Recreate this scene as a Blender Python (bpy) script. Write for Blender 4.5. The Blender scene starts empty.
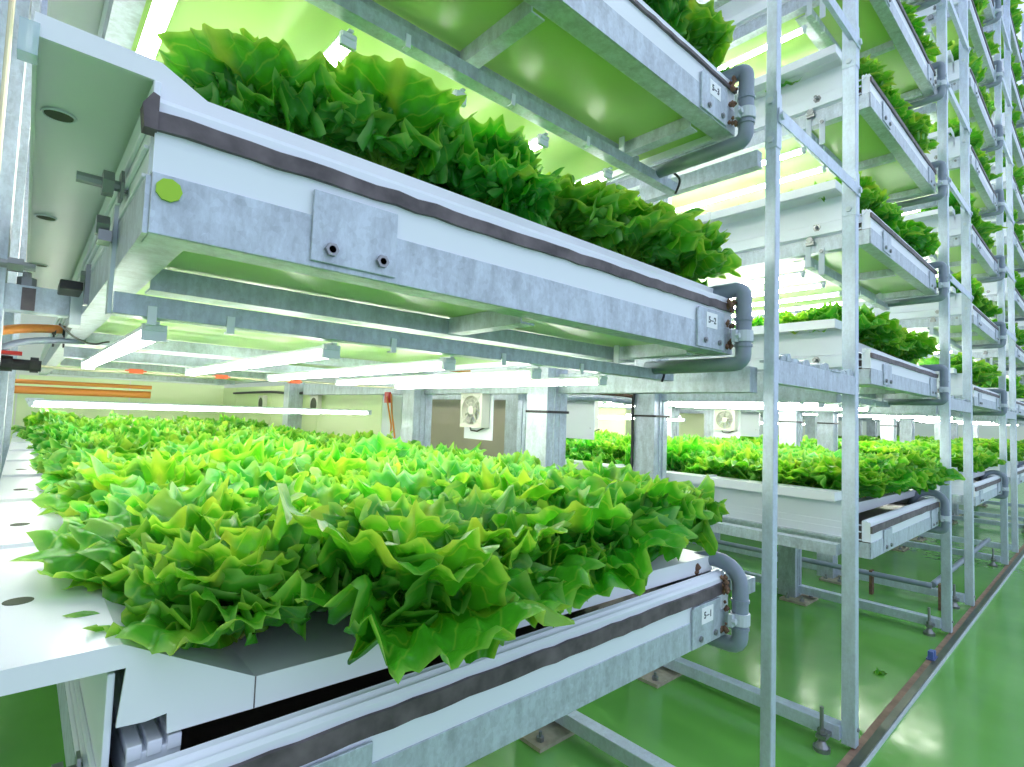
import bpy, math, random
from math import sin, cos, pi, radians, sqrt
from mathutils import Vector, Matrix
C = bpy.context.scene.collection
sc = bpy.context.scene
rnd = random.Random(7)

# ---------------------------------------------------------------- materials
def new_mat(name):
    m = bpy.data.materials.new(name); m.use_nodes = True
    nt = m.node_tree; b = nt.nodes['Principled BSDF']
    return m, nt, b
def simple(name, col, rough=.5, metal=0, spec=.5, noise=0, nscale=8, bump=0, coat=0):
    m, nt, b = new_mat(name)
    b.inputs['Base Color'].default_value = (*col, 1); b.inputs['Roughness'].default_value = rough
    b.inputs['Metallic'].default_value = metal; b.inputs['Specular IOR Level'].default_value = spec
    b.inputs['Coat Weight'].default_value = coat; b.inputs['Coat Roughness'].default_value = .08
    if noise:
        tc = nt.nodes.new('ShaderNodeTexCoord'); n = nt.nodes.new('ShaderNodeTexNoise')
        n.inputs['Scale'].default_value = nscale; n.inputs['Detail'].default_value = 5
        nt.links.new(tc.outputs['Object'], n.inputs['Vector'])
        r = nt.nodes.new('ShaderNodeValToRGB')
        r.color_ramp.elements[0].position = .3; r.color_ramp.elements[1].position = .7
        r.color_ramp.elements[0].color = (*[max(0, c*(1-noise)) for c in col], 1)
        r.color_ramp.elements[1].color = (*[min(1, c*(1+noise*.6)) for c in col], 1)
        nt.links.new(n.outputs['Fac'], r.inputs['Fac']); nt.links.new(r.outputs['Color'], b.inputs['Base Color'])
        if bump:
            bp = nt.nodes.new('ShaderNodeBump'); bp.inputs['Strength'].default_value = bump; bp.inputs['Distance'].default_value = .002
            nt.links.new(n.outputs['Fac'], bp.inputs['Height']); nt.links.new(bp.outputs['Normal'], b.inputs['Normal'])
    return m
def galv(name, col, var=.25):
    m, nt, b = new_mat(name)
    tc = nt.nodes.new('ShaderNodeTexCoord'); mp = nt.nodes.new('ShaderNodeMapping'); mp.inputs['Scale'].default_value = (1, 1, .35)
    nt.links.new(tc.outputs['Object'], mp.inputs['Vector'])
    v = nt.nodes.new('ShaderNodeTexVoronoi'); v.inputs['Scale'].default_value = 160; nt.links.new(tc.outputs['Object'], v.inputs['Vector'])
    n = nt.nodes.new('ShaderNodeTexNoise'); n.inputs['Scale'].default_value = 38; n.inputs['Detail'].default_value = 9; n.inputs['Roughness'].default_value = .75
    nt.links.new(mp.outputs['Vector'], n.inputs['Vector'])
    sp = nt.nodes.new('ShaderNodeSeparateColor'); nt.links.new(v.outputs['Color'], sp.inputs['Color'])
    mx = nt.nodes.new('ShaderNodeMath'); mx.operation = 'MULTIPLY_ADD'; mx.inputs[1].default_value = .10
    nt.links.new(sp.outputs['Red'], mx.inputs[0]); nt.links.new(n.outputs['Fac'], mx.inputs[2])
    r = nt.nodes.new('ShaderNodeValToRGB'); r.color_ramp.elements[0].position = .38; r.color_ramp.elements[1].position = .68
    r.color_ramp.elements[0].color = (*[c*(1-var) for c in col], 1); r.color_ramp.elements[1].color = (*[min(1, c*(1+var*.7)) for c in col], 1)
    nt.links.new(mx.outputs[0], r.inputs['Fac']); nt.links.new(r.outputs['Color'], b.inputs['Base Color'])
    b.inputs['Metallic'].default_value = .3; b.inputs['Roughness'].default_value = .42
    return m
M = {}
M['galv'] = galv('galvanized_steel', (.50, .56, .63))
M['post'] = galv('galvanized_post', (.57, .65, .77), .14)
M['white'] = simple('white_plastic', (.82, .86, .93), .32)
M['panel'] = simple('white_cultivation_panel', (.84, .86, .90), .3, noise=.04, nscale=3)
M['under'] = simple('bounce_tinted_underside', (.42, .64, .17), .28, noise=.05, nscale=2)  # green bounce light from the lettuce is put into this colour
M['gasket'] = simple('dark_worn_gasket', (.13, .105, .115), .55, noise=.5, nscale=30, bump=.5)
M['water'] = simple('dark_trough_inside', (.085, .06, .05), .35)
M['pvc'] = simple('grey_pvc_pipe', (.25, .30, .38), .35, noise=.12, nscale=20)
M['clamp'] = simple('pale_clamp', (.58, .64, .70), .45)
M['rust'] = simple('rusty_residue', (.20, .11, .07), .9, noise=.6, nscale=60, bump=.8)
M['bolt'] = simple('steel_bolt', (.30, .31, .32), .35, metal=.8)
M['sticker'] = simple('white_sticker', (.92, .94, .96), .4)
M['ink'] = simple('dark_print', (.05, .06, .08), .5)
M['black'] = simple('black_rubber', (.02, .02, .02), .5)
M['orange'] = simple('orange_hose', (.72, .26, .05), .45)
M['redor'] = simple('orange_connector', (.75, .12, .03), .4)
M['cream'] = simple('cream_wire', (.75, .68, .50), .5)
M['tan'] = simple('tan_hose', (.45, .30, .14), .5)
M['wall'] = simple('cream_wall', (.80, .79, .70), .6, noise=.05, nscale=1.5)
M['wall_warm'] = simple('warm_bounce_wall', (.85, .74, .50), .6, noise=.05, nscale=1.5)
M['partition'] = simple('pale_partition', (.74, .84, .48), .45)
M['beige'] = simple('beige_sheet', (.42, .38, .30), .5, noise=.1, nscale=4)
M['fan'] = simple('fan_housing', (.74, .73, .66), .45)
M['fanblade'] = simple('fan_blade', (.55, .55, .50), .4)
M['dark'] = simple('dark_void', (.07, .08, .05), .7)
M['rubberstrip'] = simple('brown_floor_strip', (.30, .19, .13), .7, noise=.35, nscale=25, bump=.4)
M['steelrail'] = simple('dark_steel_rail', (.10, .12, .09), .35, metal=.4, noise=.3, nscale=15)
M['tape'] = simple('torn_clear_film', (.42, .50, .56), .25, noise=.4, nscale=40, bump=1)
M['concrete'] = simple('grout_pad', (.45, .40, .30), .8, noise=.25, nscale=30)
M['red'] = simple('red_valve', (.6, .03, .02), .4)
M['plug'] = simple('lime_plug', (.35, .60, .02), .4)
def glass_like(name, col, a):
    m, nt, b = new_mat(name); b.inputs['Base Color'].default_value = (*col, 1); b.inputs['Alpha'].default_value = a; b.inputs['Roughness'].default_value = .1
    return m
M['clear'] = glass_like('clear_plastic', (.6, .75, .8), .45)
# floor
def floor_mat():
    m, nt, b = new_mat('green_epoxy_floor')
    tc = nt.nodes.new('ShaderNodeTexCoord'); n = nt.nodes.new('ShaderNodeTexNoise'); n.inputs['Scale'].default_value = 1.3; n.inputs['Detail'].default_value = 4
    n2 = nt.nodes.new('ShaderNodeTexNoise'); n2.inputs['Scale'].default_value = 18; n2.inputs['Detail'].default_value = 6
    nt.links.new(tc.outputs['Object'], n.inputs['Vector']); nt.links.new(tc.outputs['Object'], n2.inputs['Vector'])
    r = nt.nodes.new('ShaderNodeValToRGB'); r.color_ramp.elements[0].position = .35; r.color_ramp.elements[1].position = .7
    r.color_ramp.elements[0].color = (.11, .36, .055, 1); r.color_ramp.elements[1].color = (.18, .48, .10, 1)
    nt.links.new(n.outputs['Fac'], r.inputs['Fac']); nt.links.new(r.outputs['Color'], b.inputs['Base Color'])
    r2 = nt.nodes.new('ShaderNodeMapRange'); r2.inputs['From Min'].default_value = .3; r2.inputs['From Max'].default_value = .7
    r2.inputs['To Min'].default_value = .10; r2.inputs['To Max'].default_value = .24
    nt.links.new(n2.outputs['Fac'], r2.inputs['Value']); nt.links.new(r2.outputs['Result'], b.inputs['Roughness'])
    bp = nt.nodes.new('ShaderNodeBump'); bp.inputs['Strength'].default_value = .12; bp.inputs['Distance'].default_value = .004
    nt.links.new(n.outputs['Fac'], bp.inputs['Height']); nt.links.new(bp.outputs['Normal'], b.inputs['Normal'])
    b.inputs['Specular IOR Level'].default_value = .8
    return m
M['floor'] = floor_mat()
LED = 23.0
def emit(name, col, s):
    m, nt, b = new_mat(name); b.inputs['Emission Color'].default_value = (*col, 1); b.inputs['Emission Strength'].default_value = s
    b.inputs['Base Color'].default_value = (.9, .9, .9, 1)
    return m
M['led'] = emit('led_tube_glow', (1, .99, .93), LED)
M['ceil_lamp'] = emit('aisle_lamp_glow', (.82, .90, 1), 9)
def leaf_mat():
    m, nt, b = new_mat('lettuce_leaf')
    out = nt.nodes['Material Output']
    uv = nt.nodes.new('ShaderNodeUVMap'); sx = nt.nodes.new('ShaderNodeSeparateXYZ'); nt.links.new(uv.outputs['UV'], sx.inputs[0])
    oi = nt.nodes.new('ShaderNodeObjectInfo'); tc = nt.nodes.new('ShaderNodeTexCoord')
    n = nt.nodes.new('ShaderNodeTexNoise'); n.inputs['Scale'].default_value = 28; n.inputs['Detail'].default_value = 4
    nt.links.new(tc.outputs['Object'], n.inputs['Vector'])
    # body colour along the leaf: pale rib end -> green blade -> rim highlight painted on margin
    r = nt.nodes.new('ShaderNodeValToRGB'); e = r.color_ramp.elements
    e[0].position = 0; e[0].color = (.48, .58, .20, 1); e[1].position = .22; e[1].color = (.19, .42, .045, 1)
    a = e.new(.55); a.color = (.062, .33, .030, 1); a = e.new(.94); a.color = (.085, .40, .04, 1); a = e.new(1); a.color = (.26, .58, .13, 1)
    nt.links.new(sx.outputs['Y'], r.inputs['Fac'])
    # mottling
    mix = nt.nodes.new('ShaderNodeMix'); mix.data_type = 'RGBA'; mix.blend_type = 'MULTIPLY'
    rr = nt.nodes.new('ShaderNodeValToRGB'); rr.color_ramp.elements[0].position = .3; rr.color_ramp.elements[1].position = .75
    rr.color_ramp.elements[0].color = (.62, .72, .6, 1); rr.color_ramp.elements[1].color = (1.25, 1.15, 1.3, 1)
    nt.links.new(n.outputs['Fac'], rr.inputs['Fac']); mix.inputs['Factor'].default_value = 1
    nt.links.new(r.outputs['Color'], mix.inputs['A']); nt.links.new(rr.outputs['Color'], mix.inputs['B'])
    # veins: branching stripes from |x| - y, and the midrib
    ab = nt.nodes.new('ShaderNodeMath'); ab.operation = 'ABSOLUTE'; nt.links.new(sx.outputs['X'], ab.inputs[0])
    mu = nt.nodes.new('ShaderNodeMath'); mu.operation = 'MULTIPLY'; mu.inputs[1].default_value = 1.1; nt.links.new(ab.outputs[0], mu.inputs[0])
    sb = nt.nodes.new('ShaderNodeMath'); sb.operation = 'SUBTRACT'; nt.links.new(sx.outputs['Y'], sb.inputs[0]); nt.links.new(mu.outputs[0], sb.inputs[1])
    ns = nt.nodes.new('ShaderNodeMath'); ns.operation = 'MULTIPLY_ADD'; ns.inputs[1].default_value = .12; nt.links.new(n.outputs['Fac'], ns.inputs[0]); nt.links.new(sb.outputs[0], ns.inputs[2])
    fr = nt.nodes.new('ShaderNodeMath'); fr.operation = 'PINGPONG'; fr.inputs[1].default_value = .085; nt.links.new(ns.outputs[0], fr.inputs[0])
    vr = nt.nodes.new('ShaderNodeMapRange'); vr.inputs['From Min'].default_value = .0; vr.inputs['From Max'].default_value = .014; vr.inputs['To Min'].default_value = .42; vr.inputs['To Max'].default_value = 0
    nt.links.new(fr.outputs[0], vr.inputs['Value'])
    mr = nt.nodes.new('ShaderNodeMapRange'); mr.inputs['From Min'].default_value = .02; mr.inputs['From Max'].default_value = .09; mr.inputs['To Min'].default_value = .6; mr.inputs['To Max'].default_value = 0
    nt.links.new(ab.outputs[0], mr.inputs['Value'])
    mxx = nt.nodes.new('ShaderNodeMath'); mxx.operation = 'MAXIMUM'; nt.links.new(vr.outputs['Result'], mxx.inputs[0]); nt.links.new(mr.outputs['Result'], mxx.inputs[1])
    vm = nt.nodes.new('ShaderNodeMix'); vm.data_type = 'RGBA'; nt.links.new(mxx.outputs[0], vm.inputs['Factor'])
    nt.links.new(mix.outputs['Result'], vm.inputs['A']); vm.inputs['B'].default_value = (.30, .52, .10, 1)
    hs = nt.nodes.new('ShaderNodeHueSaturation')
    hr = nt.nodes.new('ShaderNodeMapRange'); hr.inputs['To Min'].default_value = .492; hr.inputs['To Max'].default_value = .516; nt.links.new(oi.outputs['Random'], hr.inputs['Value']); nt.links.new(hr.outputs['Result'], hs.inputs['Hue'])
    hs.inputs['Saturation'].default_value = 1.05
    nt.links.new(vm.outputs['Result'], hs.inputs['Color'])
    nt.links.new(hs.outputs['Color'], b.inputs['Base Color'])
    b.inputs['Roughness'].default_value = .33; b.inputs['Specular IOR Level'].default_value = .6
    tr = nt.nodes.new('ShaderNodeBsdfTranslucent')
    tl = nt.nodes.new('ShaderNodeMix'); tl.data_type = 'RGBA'; tl.blend_type = 'MULTIPLY'; tl.inputs['Factor'].default_value = 1
    nt.links.new(hs.outputs['Color'], tl.inputs['A']); tl.inputs['B'].default_value = (2.8, 1.7, .8, 1)
    nt.links.new(tl.outputs['Result'], tr.inputs['Color'])
    ms = nt.nodes.new('ShaderNodeMixShader'); ms.inputs['Fac'].default_value = .42
    bp = nt.nodes.new('ShaderNodeBump'); bp.inputs['Strength'].default_value = .8; bp.inputs['Distance'].default_value = .004
    n3 = nt.nodes.new('ShaderNodeTexNoise'); n3.inputs['Scale'].default_value = 55; n3.inputs['Detail'].default_value = 3; nt.links.new(tc.outputs['Object'], n3.inputs['Vector'])
    nt.links.new(n3.outputs['Fac'], bp.inputs['Height']); nt.links.new(bp.outputs['Normal'], b.inputs['Normal'])
    nt.links.new(b.outputs['BSDF'], ms.inputs[1]); nt.links.new(tr.outputs['BSDF'], ms.inputs[2]); nt.links.new(ms.outputs['Shader'], out.inputs['Surface'])
    return m
M['leaf'] = leaf_mat()

# ---------------------------------------------------------------- mesh helpers
class MB:
    def __init__(s): s.v = []; s.f = []
    def box(s, x0, x1, y0, y1, z0, z1):
        n = len(s.v)
        s.v += [(x, y, z) for x in (x0, x1) for y in (y0, y1) for z in (z0, z1)]
        s.f += [tuple(n+i for i in q) for q in ((0,1,3,2),(4,6,7,5),(0,4,5,1),(2,3,7,6),(0,2,6,4),(1,5,7,3))]
        return s
    def prism(s, poly, axis, a, b):
        # poly: 2D points; axis 'x': (y,z) extruded in x; 'y': (x,z); 'z': (x,y)
        n = len(s.v); k = len(poly)
        def P(p, t): return (t, p[0], p[1]) if axis == 'x' else ((p[0], t, p[1]) if axis == 'y' else (p[0], p[1], t))
        s.v += [P(p, a) for p in poly] + [P(p, b) for p in poly]
        s.f.append(tuple(n+i for i in range(k))); s.f.append(tuple(n+k+i for i in reversed(range(k))))
        for i in range(k):
            j = (i+1) % k; s.f.append((n+i, n+k+i, n+k+j, n+j))
        return s
    def tube(s, pts, r, seg=12, cap=True):
        pts = [Vector(p) for p in pts]; n0 = len(s.v); up = None
        for i, p in enumerate(pts):
            t = (pts[min(i+1, len(pts)-1)] - pts[max(i-1, 0)]).normalized()
            if up is None:
                up = Vector((0,0,1)) if abs(t.z) < .9 else Vector((1,0,0))
            u = t.cross(up).normalized(); w = u.cross(t).normalized(); up = w
            rr = r[i] if isinstance(r, (list, tuple)) else r
            for k in range(seg):
                a = 2*pi*k/seg; q = p + u*cos(a)*rr + w*sin(a)*rr; s.v.append(tuple(q))
        for i in range(len(pts)-1):
            for k in range(seg):
                a = n0+i*seg+k; b = n0+i*seg+(k+1) % seg
                s.f.append((a, a+seg, b+seg, b))
        if cap:
            s.f.append(tuple(n0+k for k in range(seg))); s.f.append(tuple(n0+(len(pts)-1)*seg+k for k in reversed(range(seg))))
        return s
    def build(s, name, m, parent=None, smooth=False, bevel=0, loc=None):
        me = bpy.data.meshes.new(name); me.from_pydata(s.v, [], s.f); me.update()
        import bmesh
        bm = bmesh.new(); bm.from_mesh(me); bmesh.ops.recalc_face_normals(bm, faces=bm.faces); bm.to_mesh(me); bm.free()
        if smooth:
            for p in me.polygons: p.use_smooth = len(p.vertices) <= 4
        me.materials.append(M[m] if isinstance(m, str) else m)
        o = bpy.data.objects.new(name, me); C.objects.link(o)
        if parent is not None:
            o.parent = parent
            o.location = -Vector(parent_world(parent))
        if bevel:
            md = o.modifiers.new('bevel', 'BEVEL'); md.width = bevel; md.segments = 2; md.limit_method = 'ANGLE'
        return o
def parent_world(p):
    v = Vector((0,0,0))
    while p is not None:
        v += Vector(p.location); p = p.parent
    return v
def tag(o, label, cat, group=None):
    o['label'] = label; o['category'] = cat
    if group: o['group'] = group
    return o
def thing(name, label, cat, loc=(0,0,0), group=None):
    o = bpy.data.objects.new(name, None); C.objects.link(o); o.location = loc; o.empty_display_size = .1
    return tag(o, label, cat, group)
def struct(name, mb, m):
    o = mb.build(name, m); o['kind'] = 'structure'; return o
def arc(c, r, a0, a1, n, plane):
    out = []
    for i in range(n+1):
        a = radians(a0+(a1-a0)*i/n); p, q = cos(a)*r, sin(a)*r
        out.append((c[0], c[1]+p, c[2]+q) if plane == 'yz' else ((c[0]+p, c[1], c[2]+q) if plane == 'xz' else (c[0]+p, c[1]+q, c[2])))
    return out
def hexnut(mb, c, r, h, axis):
    poly = [(cos(pi/3*k)*r, sin(pi/3*k)*r) for k in range(6)]
    if axis == 'x': mb.prism([(c[1]+p, c[2]+q) for p, q in poly], 'x', c[0]-h/2, c[0]+h/2)
    if axis == 'y': mb.prism([(c[0]+p, c[2]+q) for p, q in poly], 'y', c[1]-h/2, c[1]+h/2)
    if axis == 'z': mb.prism([(c[0]+p, c[1]+q) for p, q in poly], 'z', c[2]-h/2, c[2]+h/2)
ORD = ['', 'first', 'second', 'third', 'fourth', 'fifth', 'sixth', 'seventh', 'eighth', 'ninth', 'tenth', 'eleventh', 'twelfth', 'thirteenth',
       'fourteenth', 'fifteenth', 'sixteenth', 'seventeenth', 'eighteenth', 'nineteenth', 'twentieth', 'twenty-first', 'twenty-second', 'twenty-third', 'twenty-fourth', 'twenty-fifth']

# ---------------------------------------------------------------- layout
PITCH = 2.0614
ZB = [.548, 1.147] + [1.643+.4957*k for k in range(9)]
DEPTH = 4.3
def XL(n): return PITCH*(n-1)             # left post's left-edge reference (its right edge)
def XR(n): return XL(n)+1.4456
def bedx(n): return (-1.905, -.822) if n == 0 else (XL(n)+.2016, XR(n)-.2)
BAY = ['nearest rack', 'second rack', 'third rack', 'fourth rack', 'fifth rack']
TIER = ['lowest', 'second', 'third', 'fourth', 'fifth', 'sixth', 'seventh', 'eighth', 'ninth', 'tenth']
NLEV = [5, 6, 8, 9, 9]

# ---------------------------------------------------------------- the setting
struct('floor', MB().box(-6, 16, -4, 9, -.1, 0), 'floor')
struct('wall_back', MB().box(-6, 16, 7.0, 7.1, 0, 6.5), 'wall')
struct('wall_left_bounce', MB().box(-6.1, -6, -4, 9, 0, 6.5), 'wall_warm')  # unseen, added to block blue world light and bounce warm light back
struct('wall_right', MB().box(16, 16.1, -4, 9, 0, 6.5), 'wall')
t = MB().box(-6, 15, -.008, .014, 0, .013); o = struct('trim_1', t, 'rubberstrip')
t = MB().box(-6, 15, -.031, -.008, 0, .016); o = struct('trim_2', t, 'steelrail')
t = MB().box(-6, 15, -.037, -.031, 0, .010); o = struct('trim_3', t, 'clamp')

# ---------------------------------------------------------------- rack frames
def rack_frame(n):
    xl, xr = XL(n), XR(n)
    top = 2.45 if n == 0 else ZB[NLEV[n]-1]+.75
    if n == 0: top = 3.4
    lab = ['galvanized steel frame of the nearest rack, with the tall post nearest the camera',
           'galvanized steel frame of the second rack, its front post second from the camera',
           'galvanized steel frame of the third rack along the kerb',
           'galvanized steel frame of the fourth rack far along the kerb',
           'galvanized steel frame of the farthest rack at the right edge'][n]
    r = thing('rack_frame', lab, 'rack', (xl, 0, 0), 'steel rack frames along the aisle')
    fronts = [xl, xr] if n else [xr]
    for x in fronts:
        pw, pd = (.027, .027) if (n == 0) else (.032, .040)
        mb = MB().box(x-pw, x, 0, pd, .018, top)
        mb.build('post', 'post', r, bevel=.003)
        # splice bolts on the side that faces the camera and the front
        zs = []
        for k in range(2, NLEV[n]+1 if n else 5):
            zz = ZB[k]
            zs += [zz+.055, zz+.155] if k < len(ZB) else []
        for z in zs:
            if z < top:
                b = MB(); hexnut(b, (x-pw-.004, pd*.5, z), .009, .007, 'x'); b.build('bolt', 'clamp', r)
        b = MB(); hexnut(b, (x-.014, -.002, .07), .006, .005, 'y'); b.build('bolt', 'bolt', r)
        for k in range(2, NLEV[n]):
            MB().box(x-pw-.0018, x-.0005, -.0018, pd-.0005, ZB[k]+.035, ZB[k]+.175).build('splice_plate', 'post', r)
        # base beam running back, and its feet
        MB().box(x-.045, x, pd, 2.9, .030, .072).build('floor_beam', 'post', r, bevel=.002)
        f = MB(); f.tube([(x-.085, .077, .0), (x-.085, .077, .012)], .024, 16); f.tube([(x-.085, .077, .012), (x-.085, .077, .03)], [.02, .009], 12); f.tube([(x-.085, .077, .02), (x-.085, .077, .13)], .006, 8)
        f.box(x-.1, x-.05, .06, .09, .04, .05)
        hexnut(f, (x-.085, .077, .058), .013, .012, 'z'); hexnut(f, (x-.085, .077, .04), .013, .012, 'z')
        f.build('levelling_foot', 'bolt', r)
    # inner columns
    for x in ([xl, xr] if n else [xl+.05, xr]):
        for j, y in enumerate((.69, 1.5, 3.0)):
            zt = top if (j == 0 or n < 3) else top
            mb = MB()
            w = .095
            # lipped channel column: web plus two folded flanges
            mb.box(x-w, x, y, y+.004, .012, zt); mb.box(x-w, x-w+.004, y+.004, y+w, .012, zt); mb.box(x-.004, x, y+.004, y+w, .012, zt)
            mb.box(x-w+.004, x-.065, y+w-.004, y+w, .012, zt); mb.box(x-.03, x-.004, y+w-.004, y+w, .012, zt)
            mb.box(x-.062, x-.058, y-.004, y, .012, zt); mb.box(x-.036, x-.032, y-.004, y, .012, zt)
            mb.build('column', 'galv', r)
            if j == 0:
                MB().box(x-.16, x+.03, y-.08, y+.06, .0, .012).build('foot_plate', 'concrete', r)
                b = MB()
                for dx, dy in ((-.13, -.05), (.005, -.05), (-.13, .03)):
                    hexnut(b, (x+dx, y+dy, .018), .012, .014, 'z'); b.tube([(x+dx, y+dy, .012), (x+dx, y+dy, .04)], .005, 8)
                b.build('anchor_bolt', 'bolt', r)
            if j == 0 and n < 3:
                z = 1.01
                tb = MB()
                for (a, b_, c, d) in ((x-w-.003, x+.003, y-.008, y-.004), (x-w-.005, x-w-.001, y-.004, y+w)):
                    tb.box(a, b_, c, d, z-.004, z+.004)
                tb.build('cable_tie', 'black', r)
    # arms and depth beams under the beds
    for x, sx in ((xl, 1), (xr, -1)):
        if n == 0 and sx == 1: continue
        MB().box(x-.045, x-.005, .05, 2.9, ZB[1]-.075, ZB[1]-.01).build('depth_beam', 'galv', r, bevel=.002)
        for k in range(2, min(NLEV[n], 5) if n else 4):
            if sx == -1: MB().box(x-.03, x-.004, .045, 2.0, ZB[k]+.0, ZB[k]+.042).build('depth_beam', 'galv', r)
        MB().box(x-.045, x-.005, .05, 2.9, ZB[0]+.04, ZB[0]+.075).build('depth_beam', 'galv', r)
    return r
frames = [rack_frame(n) for n in range(5)]
# ties between neighbouring racks
for n in range(4):
    xa, xb = XR(n), XL(n+1)
    g = 'tie bars between rack posts'
    z = ZB[1]
    o = thing('tie_beam', ['wide galvanized tie beam topped with torn film, between the two nearest posts',
                           'wide tie beam with torn film, between second and third racks', 'wide tie beam between third and fourth racks', 'wide tie beam between fourth and fifth racks'][n], 'beam', (xa, 0, z), 'wide tie beams')
    MB().box(xa-.004, xb-.032, .002, .006, z-.05, z+.008).box(xa-.004, xb-.032, .006, .046, z+.002, z+.008).box(xa-.004, xb-.032, .006, .03, z-.05, z-.046).build('beam', 'galv', o)
    mb = MB(); rr = random.Random(n+3); x = xa+.01
    while x < xb-.08:
        w = rr.uniform(.03, .09); h = rr.uniform(.006, .022); y0 = rr.uniform(-.004, .01)
        pl = [(x, z+.008), (x+w, z+.008), (x+w*.9, z+.008+h*rr.uniform(.3, 1)), (x+w*.6, z+.008+h), (x+w*.3, z+.008+h*rr.uniform(.5, 1)), (x+w*.05, z+.008+h*.6)]
        mb.prism(pl, 'y', y0, y0+.04)
        x += w*rr.uniform(.8, 1.15)
    mb.build('torn_film', 'tape', o)
    for k in range(2, NLEV[n+1]):
        z = ZB[k]+.115
        if n == 0 and k > 3: pass
        o = thing('tie_bar', 'narrow galvanized tie bar between %s and the next, above the %s tier' % (['the nearest rack', 'the second rack', 'the third rack', 'the fourth rack'][n], TIER[k-0] if k < 10 else 'top'), 'bar', (xa, 0, z), g)
        MB().box(xa-.025, xb-.005, -.006, -.003, z-.018, z+.018).box(xa+.001, xb-.034, -.003, .020, z+.012, z+.015).build('angle_bar', 'post', o)
        for xx in (xa-.013, xb-.018):
            b = MB(); hexnut(b, (xx, -.009, z), .010, .007, 'y'); b.build('bolt', 'clamp', o)

# ---------------------------------------------------------------- growing beds
def channel_profile(z0):
    # hollow front channel, outer outline and inner hollow (y,z)
    y0, y1 = .020, .047
    outer = [(y0, z0+.055), (y0, z0+.119), (y0+.003, z0+.124), (y0+.008, z0+.121), (y0+.0125, z0+.128), (y0+.017, z0+.123), (y0+.022, z0+.128), (y1, z0+.125), (y1, z0+.055)]
    inner = [(y0+.003, z0+.058), (y0+.003, z0+.108), (y0+.0135, z0+.117), (y1-.003, z0+.108), (y1-.003, z0+.058)]
    return outer, inner
def ring_extrude(mb, outer, inner, a, b, axis='x'):
    # connect outer and inner by dense resample around centre: build as a hollow bar
    import math as _m
    cy = sum(p[0] for p in inner)/len(inner); cz = sum(p[1] for p in inner)/len(inner)
    def hit(poly, ang):
        best = None; dx, dz = _m.cos(ang), _m.sin(ang)
        for i in range(len(poly)):
            x1, z1 = poly[i][0]-cy, poly[i][1]-cz; x2, z2 = poly[(i+1) % len(poly)][0]-cy, poly[(i+1) % len(poly)][1]-cz
            ex, ez = x2-x1, z2-z1; den = dx*ez-dz*ex
            if abs(den) < 1e-12: continue
            t = (x1*ez-z1*ex)/den; u = (x1*dz-z1*dx)/den
            if t > 0 and -1e-9 <= u <= 1+1e-9 and (best is None or t > best): best = t
        return (cy+dx*best, cz+dz*best)
    angs = sorted(set([_m.atan2(p[1]-cz, p[0]-cy) for p in outer+inner]))
    O = [hit(outer, t) for t in angs]; I = [hit(inner, t) for t in angs]; k = len(angs); n = len(mb.v)
    def P(p, t): return (t, p[0], p[1]) if axis == 'x' else (p[0], t, p[1])
    for t in (a, b):
        mb.v += [P(p, t) for p in O]; mb.v += [P(p, t) for p in I]
    for i in range(k):
        j = (i+1) % k; A, B = n, n+2*k
        mb.f += [(A+i, A+j, B+j, B+i), (A+k+i, B+k+i, B+k+j, A+k+j), (A+i, A+k+i, A+k+j, A+j), (B+i, B+j, B+k+j, B+k+i)]

def font_obj(text, size, loc, parent):
    cu = bpy.data.curves.new('lettering', 'FONT'); cu.body = text; cu.size = size; cu.align_x = 'CENTER'; cu.align_y = 'CENTER'; cu.extrude = .0003; cu.offset = .0003; cu.space_character = 1.2
    tmp = bpy.data.objects.new('tmp', cu); C.objects.link(tmp)
    bpy.context.view_layer.update()
    dg = bpy.context.evaluated_depsgraph_get()
    me = bpy.data.meshes.new_from_object(tmp.evaluated_get(dg)); bpy.data.objects.remove(tmp)
    me.transform(Matrix.Translation(Vector(loc)) @ Matrix.Rotation(pi/2, 4, 'X')); me.materials.clear(); me.materials.append(M['ink'])
    o = bpy.data.objects.new('lettering', me); C.objects.link(o); o.parent = parent; o.location = -parent_world(parent)
    return o

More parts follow.
